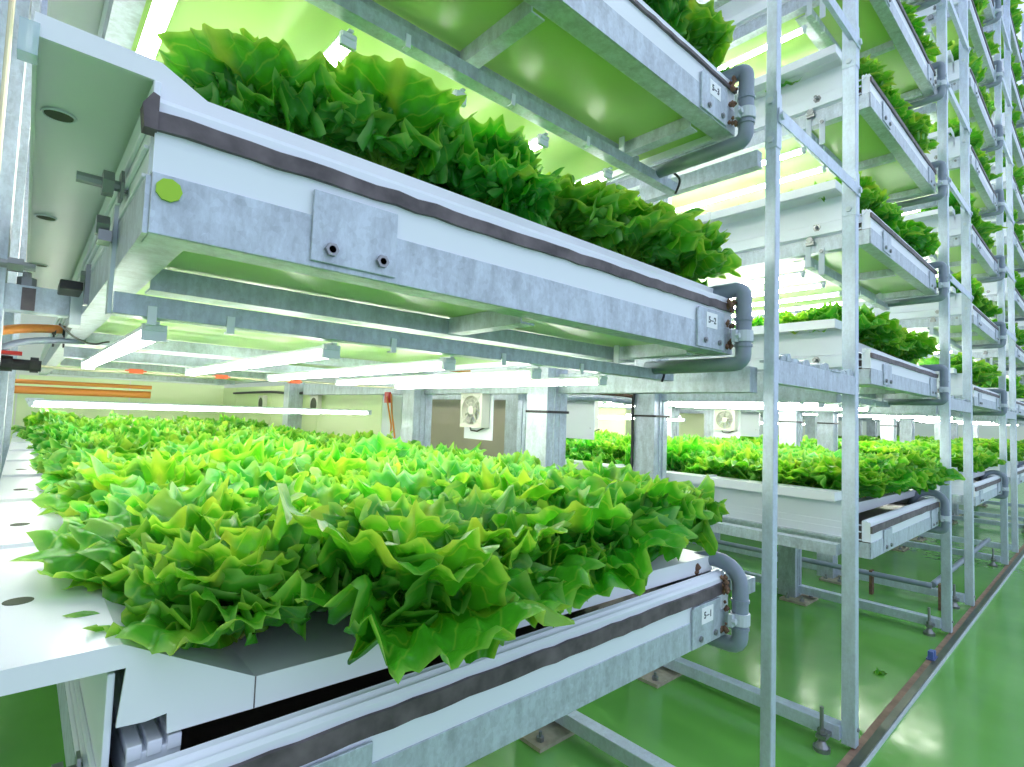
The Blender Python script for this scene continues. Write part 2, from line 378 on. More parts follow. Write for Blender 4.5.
bed_roots = {}
def make_bed(n, k):
    x0, x1 = bedx(n); z0 = ZB[k]
    full = (k == 0) or (n <= 1 and k <= 3)
    D = DEPTH if full else 2.4
    near = n == 0
    lab = 'white and galvanized growing trough, %s tier of the %s' % (TIER[k], BAY[n])
    r = thing('growing_trough', lab, 'trough', ((x0+x1)/2, .02, z0), 'growing troughs')
    # front: galvanized angle, white hollow channel, dark gasket
    mb = MB().box(x0, x1, .018, .0215, z0, z0+.055).box(x0+.0005, x1-.0005, .0215, .060, z0, z0+.003)
    mb.build('front_angle', 'galv', r, bevel=.0008)
    o_, i_ = channel_profile(z0); mb = MB(); ring_extrude(mb, o_, i_, x0, x1); mb.build('front_channel', 'white', r)
    MB().prism(i_, 'x', x0+.004, x0+.007).build('channel_brightener', 'white', r)  # white filler added to lighten the dark hollow end
    # wavy gasket glued on the channel
    rr = random.Random(n*31+k); mb = MB(); N = 40 if near else 12
    zt, zb = z0+.110, z0+.087
    if k >= 1: zt, zb = z0+.109, z0+.0925
    if k == 2 and n == 0: zt, zb = z0+.104, z0+.097
    vs = []
    for i in range(N+1):
        x = x0-.004+(x1-x0+.004)*i/N; d = rr.uniform(-.0012, .0012)
        vs.append((x, d, rr.uniform(-.0008, .0008)))
    nb = len(mb.v)
    for x, d, e in vs: mb.v += [(x, .0145+e, zt+d), (x, .0145+e, zb+d), (x, .0205, zb+d), (x, .0205, zt+d)]
    for i in range(N):
        a = nb+i*4; b = a+4
        mb.f += [(a, a+1, b+1, b), (a+1, a+2, b+2, b+1), (a+3, a, b, b+3)]
    mb.f += [(nb, nb+3, nb+2, nb+1), (nb+N*4, nb+N*4+1, nb+N*4+2, nb+N*4+3)]
    if near and k == 1:
        mb.prism([(x0-.009, zb-.002), (x0+.001, zb-.002), (x0+.001, zt+.012), (x0-.004, zt+.014), (x0-.011, zt+.002)], 'y', .0125, .03)
    mb.build('gasket_strip', 'gasket', r)
    # left side wall: angle, cream ledge, grooved white extrusion
    mb = MB().box(x0-.004, x0, .022, D, z0, z0+.052).box(x0, x0+.035, .0605, D, z0+.0005, z0+.0035); mb.build('side_angle', 'galv', r)
    mb = MB()
    hw = (.205 if k == 0 else .152) if n == 0 else .196
    mb.box(x0, x0+.006, .064 if (k == 0 or n > 0) else .048, D, z0+.004, z0+hw)
    for dz in (.028, .058, .085, .108): mb.box(x0-.0025-.002*(dz > .05), x0, .048, D, z0+dz, z0+dz+.004)
    # three ridges on its top lip
    if n == 0: mb.box(x0+.018, x0+.062, .062, D, z0+.06, z0+.128)
    for dx in ((.018, .034, .050) if n == 0 else ()): mb.box(x0+dx, x0+dx+.012, .060, D, z0+.122, z0+.136+(.004 if dx == .016 else 0))
    mb.build('side_wall', 'white', r, bevel=.0015 if near else 0)
    if k > 0 and n > 0:
        MB().box(x0-.022, x0-.005, .06, D, z0+.060, z0+.102).build('side_ledge', 'white', r, bevel=.002)
        for yy, za, zb_ in ((.165, -.085, .012), (.085, -.004, .052)):
            p = MB().box(x0-.0085, x0-.0045, yy, yy+.02, z0+za, z0+zb_).build('rail_bracket', 'clamp', r)
            b = MB(); hexnut(b, (x0-.012, yy+.01, z0+zb_-.012), .007, .006, 'x'); b.build('bolt', 'bolt', p)
    elif k == 0 and n > 0:
        MB().box(x0-.03, x0, .06, D, z0+.052, z0+.06).build('side_ledge', 'galv', r)
    mb = MB().box(x1-.012, x1, .048, D, z0+.004, z0+.124); mb.build('side_wall', 'white', r)
    MB().box(x1+.0002, x1+.004, .022, D, z0, z0+.052).build('side_angle', 'galv', r)
    MB().box(x0, x1, D-.012, D, z0, z0+.128).build('rear_wall', 'white', r)
    # bottom sheet, dark inside
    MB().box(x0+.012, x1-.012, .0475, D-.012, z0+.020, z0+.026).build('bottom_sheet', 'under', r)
    MB().box(x0+.0125, x1-.0125, .048, D-.0125, z0+.0265, z0+.085).build('water', 'water', r)
    # joists and the long beam
    for dx in (.485, .965):
        MB().box(x0+dx, x0+dx+.003, .0605, .2495, z0-.0085, z0+.0195).box(x0+dx+.003, x0+dx+.03, .0605, .2495, z0-.0085, z0-.0055).build('joist', 'galv', r)
    y = .25
    while y < D-.1:
        MB().box(x0+.036, x1-.036, y, y+.003, z0-.010, z0+.0185).box(x0+.036, x1-.036, y+.003, y+.04, z0-.010, z0-.007).build('cross_beam', 'galv', r)
        y += .92 if y < .5 else 1.25
    # light rail hung at the front, in its brackets
    if k > 0:
        yb = .212; xe = x1+.083 if n == 0 else x1+.02
        MB().box(x0-.003, xe, yb, yb+.003, z0-.049, z0-.024).box(x0-.003, xe, yb+.003, yb+.028, z0-.049, z0-.046).build('light_rail', 'galv', r, bevel=.0006)
        mb = MB()
        for x in (x0-.008, ):
            mb.box(x, x+.004, yb+.001, yb+.02, z0-.05, z0+.075)
        mb.build('rail_hanger', 'clamp', r)
        MB().box(x0+.940, x0+.944, yb+.006, yb+.02, z0-.046, z0+.0195).build('rail_hanger', 'clamp', r)
        MB().box(x0-.004, x1, 1.20, 1.203, z0-.048, z0-.019).box(x0-.004, x1, 1.172, 1.20, z0-.048, z0-.045).build('light_rail', 'galv', r)
        b = MB()
        hexnut(b, (x0-.018, yb+.0, z0+.047), .012, .012, 'x'); b.box(x0-.022, x0-.010, yb-.014, yb+.014, z0+.028, z0+.04)
        b.tube([(x0-.045, .187, z0+.088), (x0, .187, z0+.088)], .006, 8); hexnut(b, (x0-.018, .187, z0+.088), .014, .010, 'x'); hexnut(b, (x0-.006, .187, z0+.088), .018, .003, 'x')
        b.build('bolt', 'bolt', r)
    if near and k == 0:
        for yy, zz in ((.155, .082), (.155, .062)):
            b = MB(); b.tube([(x0-.035, yy, z0+zz), (x0, yy, z0+zz)], .005, 10); hexnut(b, (x0-.024, yy, z0+zz), .011, .009, 'x'); hexnut(b, (x0-.008, yy, z0+zz), .016, .003, 'x'); b.build('threaded_rod', 'bolt', r)
    if k > 0 and n < 2:
        for dx in (.03, .115, .35, .58, .80):
            MB().box(x0+dx, x0+dx+.009, .209, .2115, z0-.058, z0-.036).box(x0+dx, x0+dx+.009, .2115, .222, z0-.058, z0-.0555).build('rail_clip', 'white', r)
    # plates on the front
    px = x0+.142
    if k < 6:
        p = MB().box(px, px+.100, .0140, .018, z0+.006, z0+.082).build('joint_plate', 'galv', r, bevel=.001)
        b = MB(); hexnut(b, (px+.021, .012, z0+.021), .0075, .006, 'y'); hexnut(b, (px+.081, .012, z0+.021), .0075, .006, 'y')
        b.tube([(px+.021, .009, z0+.021), (px+.021, .014, z0+.021)], .004, 10); b.tube([(px+.081, .009, z0+.021), (px+.081, .014, z0+.021)], .004, 10)
        b.build('bolt', 'bolt', p)
        lx = x1-.155
        z1 = z0+.084
        p = MB().prism([(lx, z0+.003), (lx+.11, z0+.003), (lx+.11, z1), (lx+.006, z1), (lx, z1-.006)], 'y', .0135, .018).build('label_plate', 'galv', r, bevel=.0008)
        p['label'] = 'galvanized plate with a small white number sticker'
        if near:
            MB().box(lx+.033, lx+.078, .0128, .0136, z0+.045, z0+.077).build('number_sticker', 'sticker', p)
            font_obj('5\u2013%d' % (k+1), .0185, (lx+.0555, .0124, z0+.061), p)
        b = MB()
        for dx in (.03, .088): b.tube([(lx+dx, .010, z0+.018), (lx+dx, .0135, z0+.018)], .006, 10); b.tube([(lx+dx, .0085, z0+.018), (lx+dx, .010, z0+.018)], .003, 8)
        b.build('bolt', 'bolt', p)
    if near and k == 1:
        b = MB(); b.tube([(x0+.013, .0150, z0+.041), (x0+.013, .018, z0+.041)], .0105, 9); o = b.build('plug', 'plug', r); o['label'] = 'lime green round plug in the angle'
    # drain pipe
    xp, yp, rp = x1-.002, -.008, .0165
    zt_, zb_ = (z0+.160, z0-.022)
    path = [(xp, .15, z0+.095), (xp, .135, z0+.12)] if k == 0 else [(xp, .115, z0+.10), (xp, .10, z0+.125)]
    if k == 0:
        path = [(xp-.035, .12, z0+.075)] + [(xp-.035+.035*min(1, i/5), .0505+.0585*cos(radians(a)), z0+.105+.045*sin(radians(a))) for i, a in enumerate(range(0, 181, 18))]
    else:
        path = [(xp, .11, z0+.10)]+[(xp, .10-.014*(1-cos(radians(a)))-.004, z0+.128+.014*sin(radians(a))) for a in range(0, 91, 30)]+[(xp, .03, z0+.142)]+[(xp, .008-.016*sin(radians(a)), z0+.126+.016*cos(radians(a))) for a in range(0, 91, 22)]
    path += [(xp, yp, z0+.06), (xp, yp, z0+.012)]
    path += [(xp, yp+.02-.02*cos(radians(a)), z0-.001-.02*sin(radians(a))) for a in range(0, 91, 22)]
    path += [(xp, .06, z0-.0215), (xp, .235, z0-.0215)]
    if k == 0: path = path[:-1] + [(xp, .12, z0-.0215)]
    pp = MB().tube(path, rp, 16, True).build('drain_pipe', 'pvc', r, smooth=True)
    mb = MB(); mb.tube([(xp, yp, z0+.026), (xp, yp, z0+.050)], rp+.0035, 16); mb.box(xp-.03, xp, yp+.003, yp+.012, z0+.024, z0+.05)
    hexnut(mb, (xp-.026, yp, z0+.037), .006, .008, 'y')
    mb.build('pipe_clamp', 'clamp', pp, smooth=False)
    for zz in (z0+.075, z0+.018):
        MB().tube([(xp, yp, zz-.003), (xp, yp, zz+.003)], rp+.0022, 16).build('pipe_collar', 'pvc', pp)
    if near:
        mb = MB(); r3 = random.Random(5+k)
        for _ in range(22):
            a = (xp-.022+r3.uniform(-.012, .006), .006+r3.uniform(0, .012), z0+r3.choice([.115, .10, .062, .02])+r3.uniform(-.008, .008)); s = r3.uniform(.003, .007)
            mb.tube([(a[0], a[1], a[2]-s), (a[0]+s*.3, a[1], a[2]), (a[0], a[1], a[2]+s)], [s*.3, s, s*.3], 6)
        if k == 0:
            mb.build('crusted_residue', 'rust', pp); mb = MB()
            for _ in range(18):
                a = (xp-.05+r3.uniform(-.035, .01), .06+r3.uniform(-.008, .02), z0+.125+r3.uniform(-.004, .016)); s = r3.uniform(.005, .011)
                mb.tube([(a[0], a[1], a[2]-s), (a[0]+s*.3, a[1], a[2]), (a[0], a[1], a[2]+s)], [s*.3, s, s*.3], 6)
        mb.build('crusted_residue', 'rust', pp)
    bed_roots[(n, k)] = r
    return r
for n in range(5):
    for k in range(NLEV[n]):
        make_bed(n, k)

# ---------------------------------------------------------------- cultivation panels
def panel_profile(x0, x1, z0, n, k):
    """top outline (x, z), left to right, and bottom outline"""
    th = .022
    if n == 0 and k == 0:
        top = [(x0-.10, z0+.232), (x0+.008, z0+.233), (x0+.125, z0+.171), (x1-.005, z0+.156)]
    elif n == 0:
        top = [(x0-.082, z0+.176), (x0+.006, z0+.174), (x0+.046, z0+.153), (x1-.002, z0+.150)]
    else:
        top = [(x0-.10, z0+.222), (x0-.012, z0+.222), (x0+.03, z0+.17), (x1-.002, z0+.156)]
    return top
def lettuce_panel(n, k, j, y0, y1):
    x0, x1 = bedx(n); z0 = ZB[k]; top = panel_profile(x0, x1, z0, n, k)
    pos = 'front' if j == 0 else ORD[j+1]+' from the front'
    o = None
    mb = MB()
    th = .022
    def zt(x):
        for (a, b), (c, d) in zip(top, top[1:]):
            if a <= x <= c: return b+(d-b)*(x-a)/(c-a)
        return top[-1][1]
    # board: thin folded sheet following the top outline
    bot = [(x, z-.004) for x, z in top]
    mb.prism(top+bot[::-1], 'y', y0+(.0035 if j == 0 else 0), y1)
    if True:  # skirts front and left
        def skirt(ya, yb):
            pts = list(top)
            if n == 0 and k == 0:
                low = [(x1-.005, z0+.133), (x0+.125, z0+.146), (x0+.045, z0+.149), (x0+.045, z0+.168), (x0+.001, z0+.163), (x0+.009, z0+.211), (x0-.10, z0+.212)]
                low = [(x1-.005, z0+.124), (x0+.125, z0+.139), (x0+.048, z0+.141), (x0+.047, z0+.160), (x0+.030, z0+.158), (x0+.008, z0+.160), (x0+.0125, z0+.211), (x0-.10, z0+.212)]
            elif n == 0:
                low = [(x1-.002, z0+.120), (x0+.006, z0+.120), (x0+.004, z0+.155), (x0-.082, z0+.156)]
            else:
                low = [(x1-.002, z0+.128), (x0-.0, z0+.128), (x0-.0, z0+.192), (x0-.10, z0+.192)]
            mb.prism(pts+low, 'y', ya, yb)
        if j == 0: skirt(y0, y0+.004)
        xl = top[0][0]
        mb.box(xl-.003, xl, y0, y1-.002, top[0][1]-(.022 if n == 0 else .031), top[0][1])
        # a raised bead across the joint and the small round hole with its rim
        if j > 0:
            pr = [(x, z+.006) for x, z in top]; mb.prism(top+pr[::-1], 'y', y0, y0+.016)
    yy = y0+.19
    JN = n == 0 and k == 0 and j == 0
    o = mb.build('cultivation_panel', 'panel')
    tag(o, 'white cultivation panel, %s on the %s tier of the %s' % (pos, TIER[k], BAY[n]), 'panel', 'white cultivation panels')
    if JN: MB().box(x0+.1245, x0+.1257, y0-.0006, y0+.001, z0+.139, z0+.171).build('skirt_joint', 'gasket', o)
    if n == 0 and j < 4:
        xc = x0-.062
        h = MB(); zz = top[0][1]
        poly = [(xc+.013*cos(2*pi*i/20), yy+.013*sin(2*pi*i/20)) for i in range(20)]
        h.prism(poly, 'z', zz-.007, zz+.001); q = h.build('panel_hole', 'dark', o)
        h = MB(); h.tube([(xc+.015*cos(2*pi*i/20), yy+.015*sin(2*pi*i/20), zz-.006) for i in range(21)], .0015, 6, False); h.build('hole_rim', 'white', o)
    return o
for n in range(5):
    for k in range(NLEV[n]):
        y0 = .055 if n == 0 else .10
        cnt = 9 if (k == 0 and n < 2) else (4 if n == 0 and k == 1 else (4 if n == 1 and k < 4 else (2 if k > 0 else 4)))
        for j in range(cnt):
            a = y0+.47*j
            lettuce_panel(n, k, j, a, min(a+.47, DEPTH))

# ---------------------------------------------------------------- LED tubes
def make_tube(label, group, length=.95):
    r = thing('led_tube', label, 'lamp', (0,0,0), group)
    MB().box(-.012, .012, .0, length, .002, .010).build('tube_housing', 'white', r, bevel=.002)
    poly = [(.0128*cos(a), .002+.012*sin(a)) for a in [pi+pi*i/8 for i in range(9)]]
    MB().prism(poly, 'y', .012, length-.012).build('glowing_diffuser', 'led', r)
    for a_, b_ in ((-.004, .012), (length-.012, length+.004)): MB().box(-.0132, .0132, a_+(.008 if a_ < 0 else 0), b_, -.0105, .0105).build('end_cap', 'white', r)
    c = MB().box(-.004, .004, -.004, .03, .0102, .0135)
    c.build('mounting_clip', 'white', r)
    return r
tube0 = None
def copy_thing(o):
    c = o.copy(); C.objects.link(c)
    for ch in o.children:
        d = ch.copy(); C.objects.link(d); d.parent = c
        for g in ch.children:
            e = g.copy(); C.objects.link(e); e.parent = d
    return c
TX = [.045, .275, .495, .715, .935]
for n in range(5):
    x0, x1 = bedx(n)
    for k in range(1, NLEV[n]):
        for i, dx in enumerate(TX):
            if n >= 3 and i in (1, 3): continue
            rows = [0]
            if n <= 1 and k <= 3: rows = [0, 1, 2]
            for rw in rows:
                if n == 0 and rw > 0 and k == 1: continue
                lab = 'glowing led tube, %s tier, %s, %s from left%s' % (TIER[k], BAY[n], ORD[i+1], [', front row', ', middle row', ', rear row'][rw])
                if tube0 is None:
                    t = tube0 = make_tube(lab, 'led tubes under the troughs')
                else:
                    t = copy_thing(tube0)
                t['label'] = lab; t['group'] = 'led tubes under the troughs'
                t.location = (x0+dx*(x1-x0)/1.083, .252+rw*1.3, ZB[k]-.062)
# the tube that runs across the rear of the nearest bed
t = copy_thing(tube0); t['label'] = 'long horizontal led tube across the back of the nearest lowest bed'; t['group'] = 'crosswise led tubes'
t.location = (-1.965, 1.63, .983); t.rotation_euler = (0, 0, -pi/2); t.scale = (1, 1.17, 1)
for q, yy in enumerate((2.1, 2.6, 3.1, 3.6, 4.1)):  # unseen tubes added behind the front one to brighten the far lettuce
    t = copy_thing(tube0); t['label'] = 'added crosswise fill tube, %s, hidden low over the nearest lowest bed' % ['second from front', 'third from front', 'fourth from front', 'fifth from front', 'rearmost'][q]; t['group'] = 'crosswise led tubes'
    t.location = (-1.965, yy, .974); t.rotation_euler = (0, 0, -pi/2); t.scale = (1, 1.15, 1)
for n in (1, 2):
    x0, x1 = bedx(n)
    for q, yy in enumerate((1.35, 2.6)):
        t = copy_thing(tube0); t['label'] = 'crosswise led tube low over the lettuce of the %s, %s' % (BAY[n], ['nearer one', 'rear one'][q]); t['group'] = 'crosswise led tubes'
        t.location = (x0-.05, yy, 1.0+.03*q); t.rotation_euler = (0, 0, -pi/2); t.scale = (1, 1.15, 1)

# ---------------------------------------------------------------- lettuces
def leaf(rng, vs, fs, uvs, az, L, W, phi0, phi1, base_r, nu, nv, ruf, rest=True):
    ph = [rng.uniform(0, 6.3) for _ in range(6)]
    k1 = rng.uniform(1.4, 2.4); k2 = rng.uniform(5.0, 8.5)
    nt = rng.choice([11, 12, 13, 15])
    teeth = [(-1+2*(i+.5+rng.uniform(-.25, .25))/nt, rng.choice([.05, .07, .10, .13, .18]), rng.uniform(.7, 1.2)/nt, rng.uniform(-1, 1)) for i in range(nt)]
    side = [(rng.uniform(.25, 1), rng.uniform(-1, 1)) for _ in range(12)]
    A = radians(rng.uniform(60, 78)); twist = rng.uniform(-.3, .3); skew = rng.uniform(-.12, .12)
    n0 = len(vs); ca, sa = cos(az), sin(az)
    steps = 30; arcs = []; r, z = base_r, 0.
    for i in range(steps+1):
        u = i/steps; p_ = phi0+phi1*u**1.7
        arcs.append((r, z, p_)); ds = L*1.35/steps
        r += sin(p_)*ds; z += cos(p_)*ds
    for iu in range(nu+1):
        u = (iu/nu)**.85
        for iv in range(nv+1):
            v = -1+2*iv/nv; av = abs(v)
            ramp = max(0., (u-.55)/.45); ramp = ramp*ramp*(1.5-.5*ramp) if ramp < 1 else 1.
            T = 0.; B = 0.
            for c, a, w, sg in teeth:
                q = 1-abs(v-c)/w
                if q > 0: T += a*q**1.3; B += sg*q
            R = u*L*(1-.26*v*v+skew*v)*(1+T*ramp)
            su = u*6; i_ = int(su); f_ = su-i_; sd = side[min(i_, 5)+(6 if v > 0 else 0)]
            st = (1-abs(f_-.5)*2)*sd[0]
            th = v*A*(.22+.78*min(1, u*1.5)**.8)*(1+.16*st*av**5)
            s_ = R*cos(th*.92); c_ = R*sin(th)*W
            edge = u**2*(.30+.5*av) + .75*av**3*min(1, u*1.6)
            off = ruf*edge*(sin(k1*v*pi+ph[0]+u*2.5)*.60+.52*sin(k2*v*pi+ph[1]+u*3.2)+.26*sin(k2*2.1*v*pi+ph[4]-u*5))
            off += .011*B*ramp + .010*sd[1]*st*av**4
            off += (.0055*sin(u*19+ph[2]+v*5)*cos(v*15+ph[3]) + .004*sin(u*11+v*9+ph[5]) + .0028*sin(u*37+ph[0])*cos(v*29+ph[1]))*min(1, u*2)
            off += L*.24*v*v*u*(1 if phi0 < .6 else .35)
            t = min(.999, max(0, s_/(L*1.35)))*steps; i = int(t); f = t-i
            a0, a1 = arcs[i], arcs[min(i+1, steps)]
            rr = a0[0]+(a1[0]-a0[0])*f; zz = a0[1]+(a1[1]-a0[1])*f; p_ = a0[2]
            rr -= cos(p_)*off; zz += sin(p_)*off
            cc = c_ + twist*off
            if rest and zz < 0: zz *= .12      # leaves resting on the board
            vs.append((ca*rr-sa*cc, sa*rr+ca*cc, zz+.012)); uvs.append((v, u))
    for iu in range(nu):
        for iv in range(nv):
            a = n0+iu*(nv+1)+iv; fs.append((a, a+1, a+nv+2, a+nv+1))
def head_mesh(seed, hi=True, count=None, rest=True):
    rng = random.Random(seed); vs, fs, uvs = [], [], []
    nl = count or 16
    for i in range(nl):
        t = i/(nl-1)   # 0 outer .. 1 inner
        az = i*2.39996+rng.uniform(-.45, .45)
        L = (.178-.042*t)*rng.uniform(.80, 1.12)
        phi0 = radians(56-48*t+rng.uniform(-12, 10)); phi1 = radians(62-16*t+rng.uniform(-34, 30))
        nu, nv = (22, 64) if hi else (8, 22)
        leaf(rng, vs, fs, uvs, az, L, rng.uniform(.85, 1.1), phi0, phi1, .014*(1-t), nu, nv, rng.uniform(.024, .034), rest)
    return vs, fs, uvs
def to_mesh(name, vs, fs, uvs):
    me = bpy.data.meshes.new(name); me.from_pydata(vs, [], fs)
    uvl = me.uv_layers.new(name='UVMap')
    flat = []
    for f in fs:
        for i in f: flat += uvs[i]
    uvl.data.foreach_set('uv', flat)
    me.polygons.foreach_set('use_smooth', [True]*len(fs)); me.materials.append(M['leaf']); me.update()
    return me
HI = [to_mesh('lettuce', *head_mesh(s, True)) for s in (11, 12, 13, 14, 15, 16, 17, 18)]
FRONT = [to_mesh('lettuce', *head_mesh(s, True, None, False)) for s in (31, 32, 33, 34)]
LO = [head_mesh(s, False, 12) for s in (21, 22, 23)]
def surf_z(n, k, x):
    x0, x1 = bedx(n); top = panel_profile(x0, x1, ZB[k], n, k)
    for (a, b), (c, d) in zip(top, top[1:]):
        if a <= x <= c: return b+(d-b)*(x-a)/(c-a)
    return top[-1][1]
spots = []
def rows_for(n, k):
    if k == 0: return 24 if n < 2 else 9
    if n == 0: return 4 if k == 1 else (3 if k == 2 else 0)
    if n == 1: return 3 if k < 4 else 2
    return 1
cam_loc = Vector((-1.9769, -.5454, 1.0))
for n in range(5):
    x0, x1 = bedx(n)
    for k in range(NLEV[n]):
        for row in range(rows_for(n, k)):
            for c in range(6):
                x = x0+.095+c*(x1-x0-.165)/5; y = (.125 if n == 0 and k == 0 else .14 if n == 0 else .165)+row*.172
                spots.append((n, k, row, c, x, y))
        # the left column runs deeper where its side shows
        if n == 1 and 1 <= k <= 3:
            for row in range(3, 12): spots.append((n, k, row, 0, x0+.06, .20+row*.172))
def dist(s):
    d = (Vector((s[4], s[5], ZB[s[1]]+.2))-cam_loc).length
    if s[1] > 0 and s[2] > 0: d += .8      # rows behind a raised front row show little
    return d
spots.sort(key=dist)
indiv, rest = spots[:298], spots[298:]
rr = random.Random(99)
for (n, k, row, c, x, y) in indiv:
    me = HI[rr.randrange(len(HI))]
    if row == 0 and k == 0 and not (c == 0 and n > 0): me = FRONT[(c+n) % 4]
    o = bpy.data.objects.new('lettuce', me); C.objects.link(o)
    jx, jy = rr.uniform(-.010, .010), rr.uniform(-.010, .010)
    s = rr.uniform(.94, 1.12)*(1.0 if k == 0 else .9)
    if c == 0 and k > 0 and n == 0: jx += .03; s *= .82
    if c == 0 and k == 0 and n == 0: jx += .030; s *= .90; jy += .012 if row == 0 else 0
    if c == 0 and n > 0: jx += .035; s *= .9
    if n > 0 and k == 0 and row == 0 and c: jy -= .048; s *= 1.08
    if c > 2 and k == 0 and n == 0 and row == 0: jy -= .018; s *= 1.06
    if row == 0 and k == 0 and n == 0: s *= (1.06, 1.10, 1.0, .95, .95, .97)[c]; jy -= (0, .032, .015, .01, 0, 0)[c]
    o.location = (x+jx, y+jy, surf_z(n, k, x+jx)-.004); o.rotation_euler = (rr.uniform(-.09, .09), rr.uniform(-.09, .09), rr.uniform(0, 6.28)); o.scale = (s, s, s*rr.uniform(.92, 1.08)*(1.10 if k == 0 and row > 1 else 1))
    if row == 0 and k == 0 and n == 0: o.rotation_euler[0] = (.06, .27, .16, .16, .22, .26)[c]
    place = 'front row' if row == 0 else '%s row' % ORD[row+1]
    if row == 0 and k == 0 and n > 0 and c: o.rotation_euler[0] = .18
    tag(o, 'green frilly lettuce, %s from left, %s, %s tier, %s' % (ORD[c+1], place, TIER[k], BAY[n]), 'lettuce',
        'lettuces on the %s tier of the %s' % (TIER[k], BAY[n]))
vs, fs, uvs = [], [], []
for (n, k, row, c, x, y) in rest:
    V, F, U = LO[rr.randrange(3)]; a = rr.uniform(0, 6.28); s = rr.uniform(.92, 1.1); z = surf_z(n, k, x)-.004; b = len(vs); ca, sa = cos(a)*s, sin(a)*s
    vs += [(x+p[0]*ca-p[1]*sa, y+p[0]*sa+p[1]*ca, z+p[2]*s*1.1) for p in V]; fs += [tuple(b+i for i in f) for f in F]; uvs += U
o = bpy.data.objects.new('lettuce_field', to_mesh('lettuce_field', vs, fs, uvs)); C.objects.link(o)
tag(o, 'dense green lettuces filling the far rows of all the troughs', 'lettuces'); o['kind'] = 'stuff'

# ---------------------------------------------------------------- fans
def fan(x, y, side, label):
    r = thing('ventilation_fan', label, 'fan', (x, y, .9), 'small fans on white boards')
    MB().box(x, x+.004, y-.09, y+.09, .892, 1.13).build('mounting_board', 'white', r)
    s = -1 if side < 0 else 1; fx = x-.045 if side < 0 else x+.049
    zc = 1.008; yc = y-.008; R = .062
    # square housing as a frame round a circular opening
    mb = MB(); N = 24; n0 = 0
    def sq(a):
        c, s_ = cos(a), sin(a); m = max(abs(c), abs(s_)); return c/m*(R+.006), s_/m*(R+.006)
    for xx in (fx, fx+.045*(-s)*-1 if False else (fx+.04 if side < 0 else fx-.04)):
        for i in range(N):
            a = 2*pi*i/N; p = sq(a); mb.v.append((xx, yc+p[0], zc+p[1]))
        for i in range(N):
            a = 2*pi*i/N; mb.v.append((xx, yc+cos(a)*R*.95, zc+sin(a)*R*.95))
    for i in range(N):
        j = (i+1) % N
        mb.f += [(i, j, N+j, N+i), (2*N+i, 3*N+i, 3*N+j, 2*N+j), (i, 2*N+i, 2*N+j, j), (N+i, N+j, 3*N+j, 3*N+i)]
    mb.build('housing', 'fan', r)
    mb = MB()
    xm = fx+(.02 if side < 0 else -.02)
    for b in range(7):
        a0 = 2*pi*b/7; pts = []
        for t, w in ((.25, -.25), (.92, -.30), (.95, .1), (.9, .35), (.25, .30)): pts.append((t, w))
        vs_ = []
        for t, w in pts: vs_.append((xm+w*.03, yc+cos(a0+w)*R*t, zc+sin(a0+w)*R*t))
        n1 = len(mb.v); mb.v += vs_+[(v[0]+.002, v[1], v[2]) for v in vs_]; k = len(pts)
        mb.f.append(tuple(n1+i for i in range(k))); mb.f.append(tuple(n1+k+i for i in reversed(range(k))))
        for i in range(k): mb.f.append((n1+i, n1+k+i, n1+k+(i+1) % k, n1+(i+1) % k))
    mb.build('blades', 'fanblade', r)
    mb = MB(); xf = fx-.001 if side < 0 else fx+.001
    mb.tube([(xf, yc, zc), (xf+.015*(1 if side < 0 else -1), yc, zc)], .017, 16)
    for q in range(4):
        a = pi/4+q*pi/2; mb.tube([(xf, yc+cos(a)*.015, zc+sin(a)*.015), (xf, yc+cos(a)*R*1.2, zc+sin(a)*R*1.2)], .0018, 6)
    for rad in (.03, .045, .058): mb.tube([(xf, yc+cos(2*pi*i/20)*rad, zc+sin(2*pi*i/20)*rad) for i in range(21)], .0009, 5, False)
    mb.build('finger_guard', 'fan', r)
    mb = MB(); mb.tube([(fx+.02, yc+.03, zc-R), (fx+.02, yc+.02, zc-R-.018), (fx+.02, yc-.02, zc-R-.02), (fx+.03, yc-.05, zc-R-.006), (x, yc-.06, zc-R)], .003, 6); mb.build('power_lead', 'black', r)
fan(XR(0), 1.166, -1, 'small round fan on white board, leftmost, beside the nearest bed')
fan(XL(1)-.004, 1.162, 1, 'small fan seen from behind on a grey-white board beside thick posts')
fan(XR(1), 1.155, -1, 'small round fan on white board right of the middle grey posts')
fan(XL(2)-.004, 1.3, 1, 'small fan on white board partly hidden by the tall front post')

# ---------------------------------------------------------------- partitions behind the racks
for n in range(3):
    x = XR(n)
    for j, (a, b) in enumerate(((1.95, 2.75), (2.76, 3.6), (3.61, 4.5), (4.51, 5.4))):
        o = MB().box(x-.006, x, a, b, .55, 1.14).build('partition_sheet', 'partition', bevel=.001)
        tag(o, 'pale lime partition sheet, %s, on the right side of the %s' % (['nearest of four', 'second of four', 'third of four', 'farthest of four'][j], BAY[n]), 'panel', 'pale partition sheets')
for j, (a, b) in enumerate(((-2.7, -2.02), (-2.01, -1.33), (-1.32, -.62))):
    o = MB().box(a, b, 4.9, 4.906, .5, 1.16).build('partition_sheet', 'partition'); tag(o, 'pale lime sheet standing behind the nearest bed, %s of three' % ['leftmost', 'middle', 'rightmost'][j], 'panel', 'pale partition sheets')
o = MB().box(.07, .074, 1.60, 3.2, .45, 1.10).build('side_sheet', 'beige'); tag(o, 'dull beige side sheet behind the leftmost round fan', 'panel')
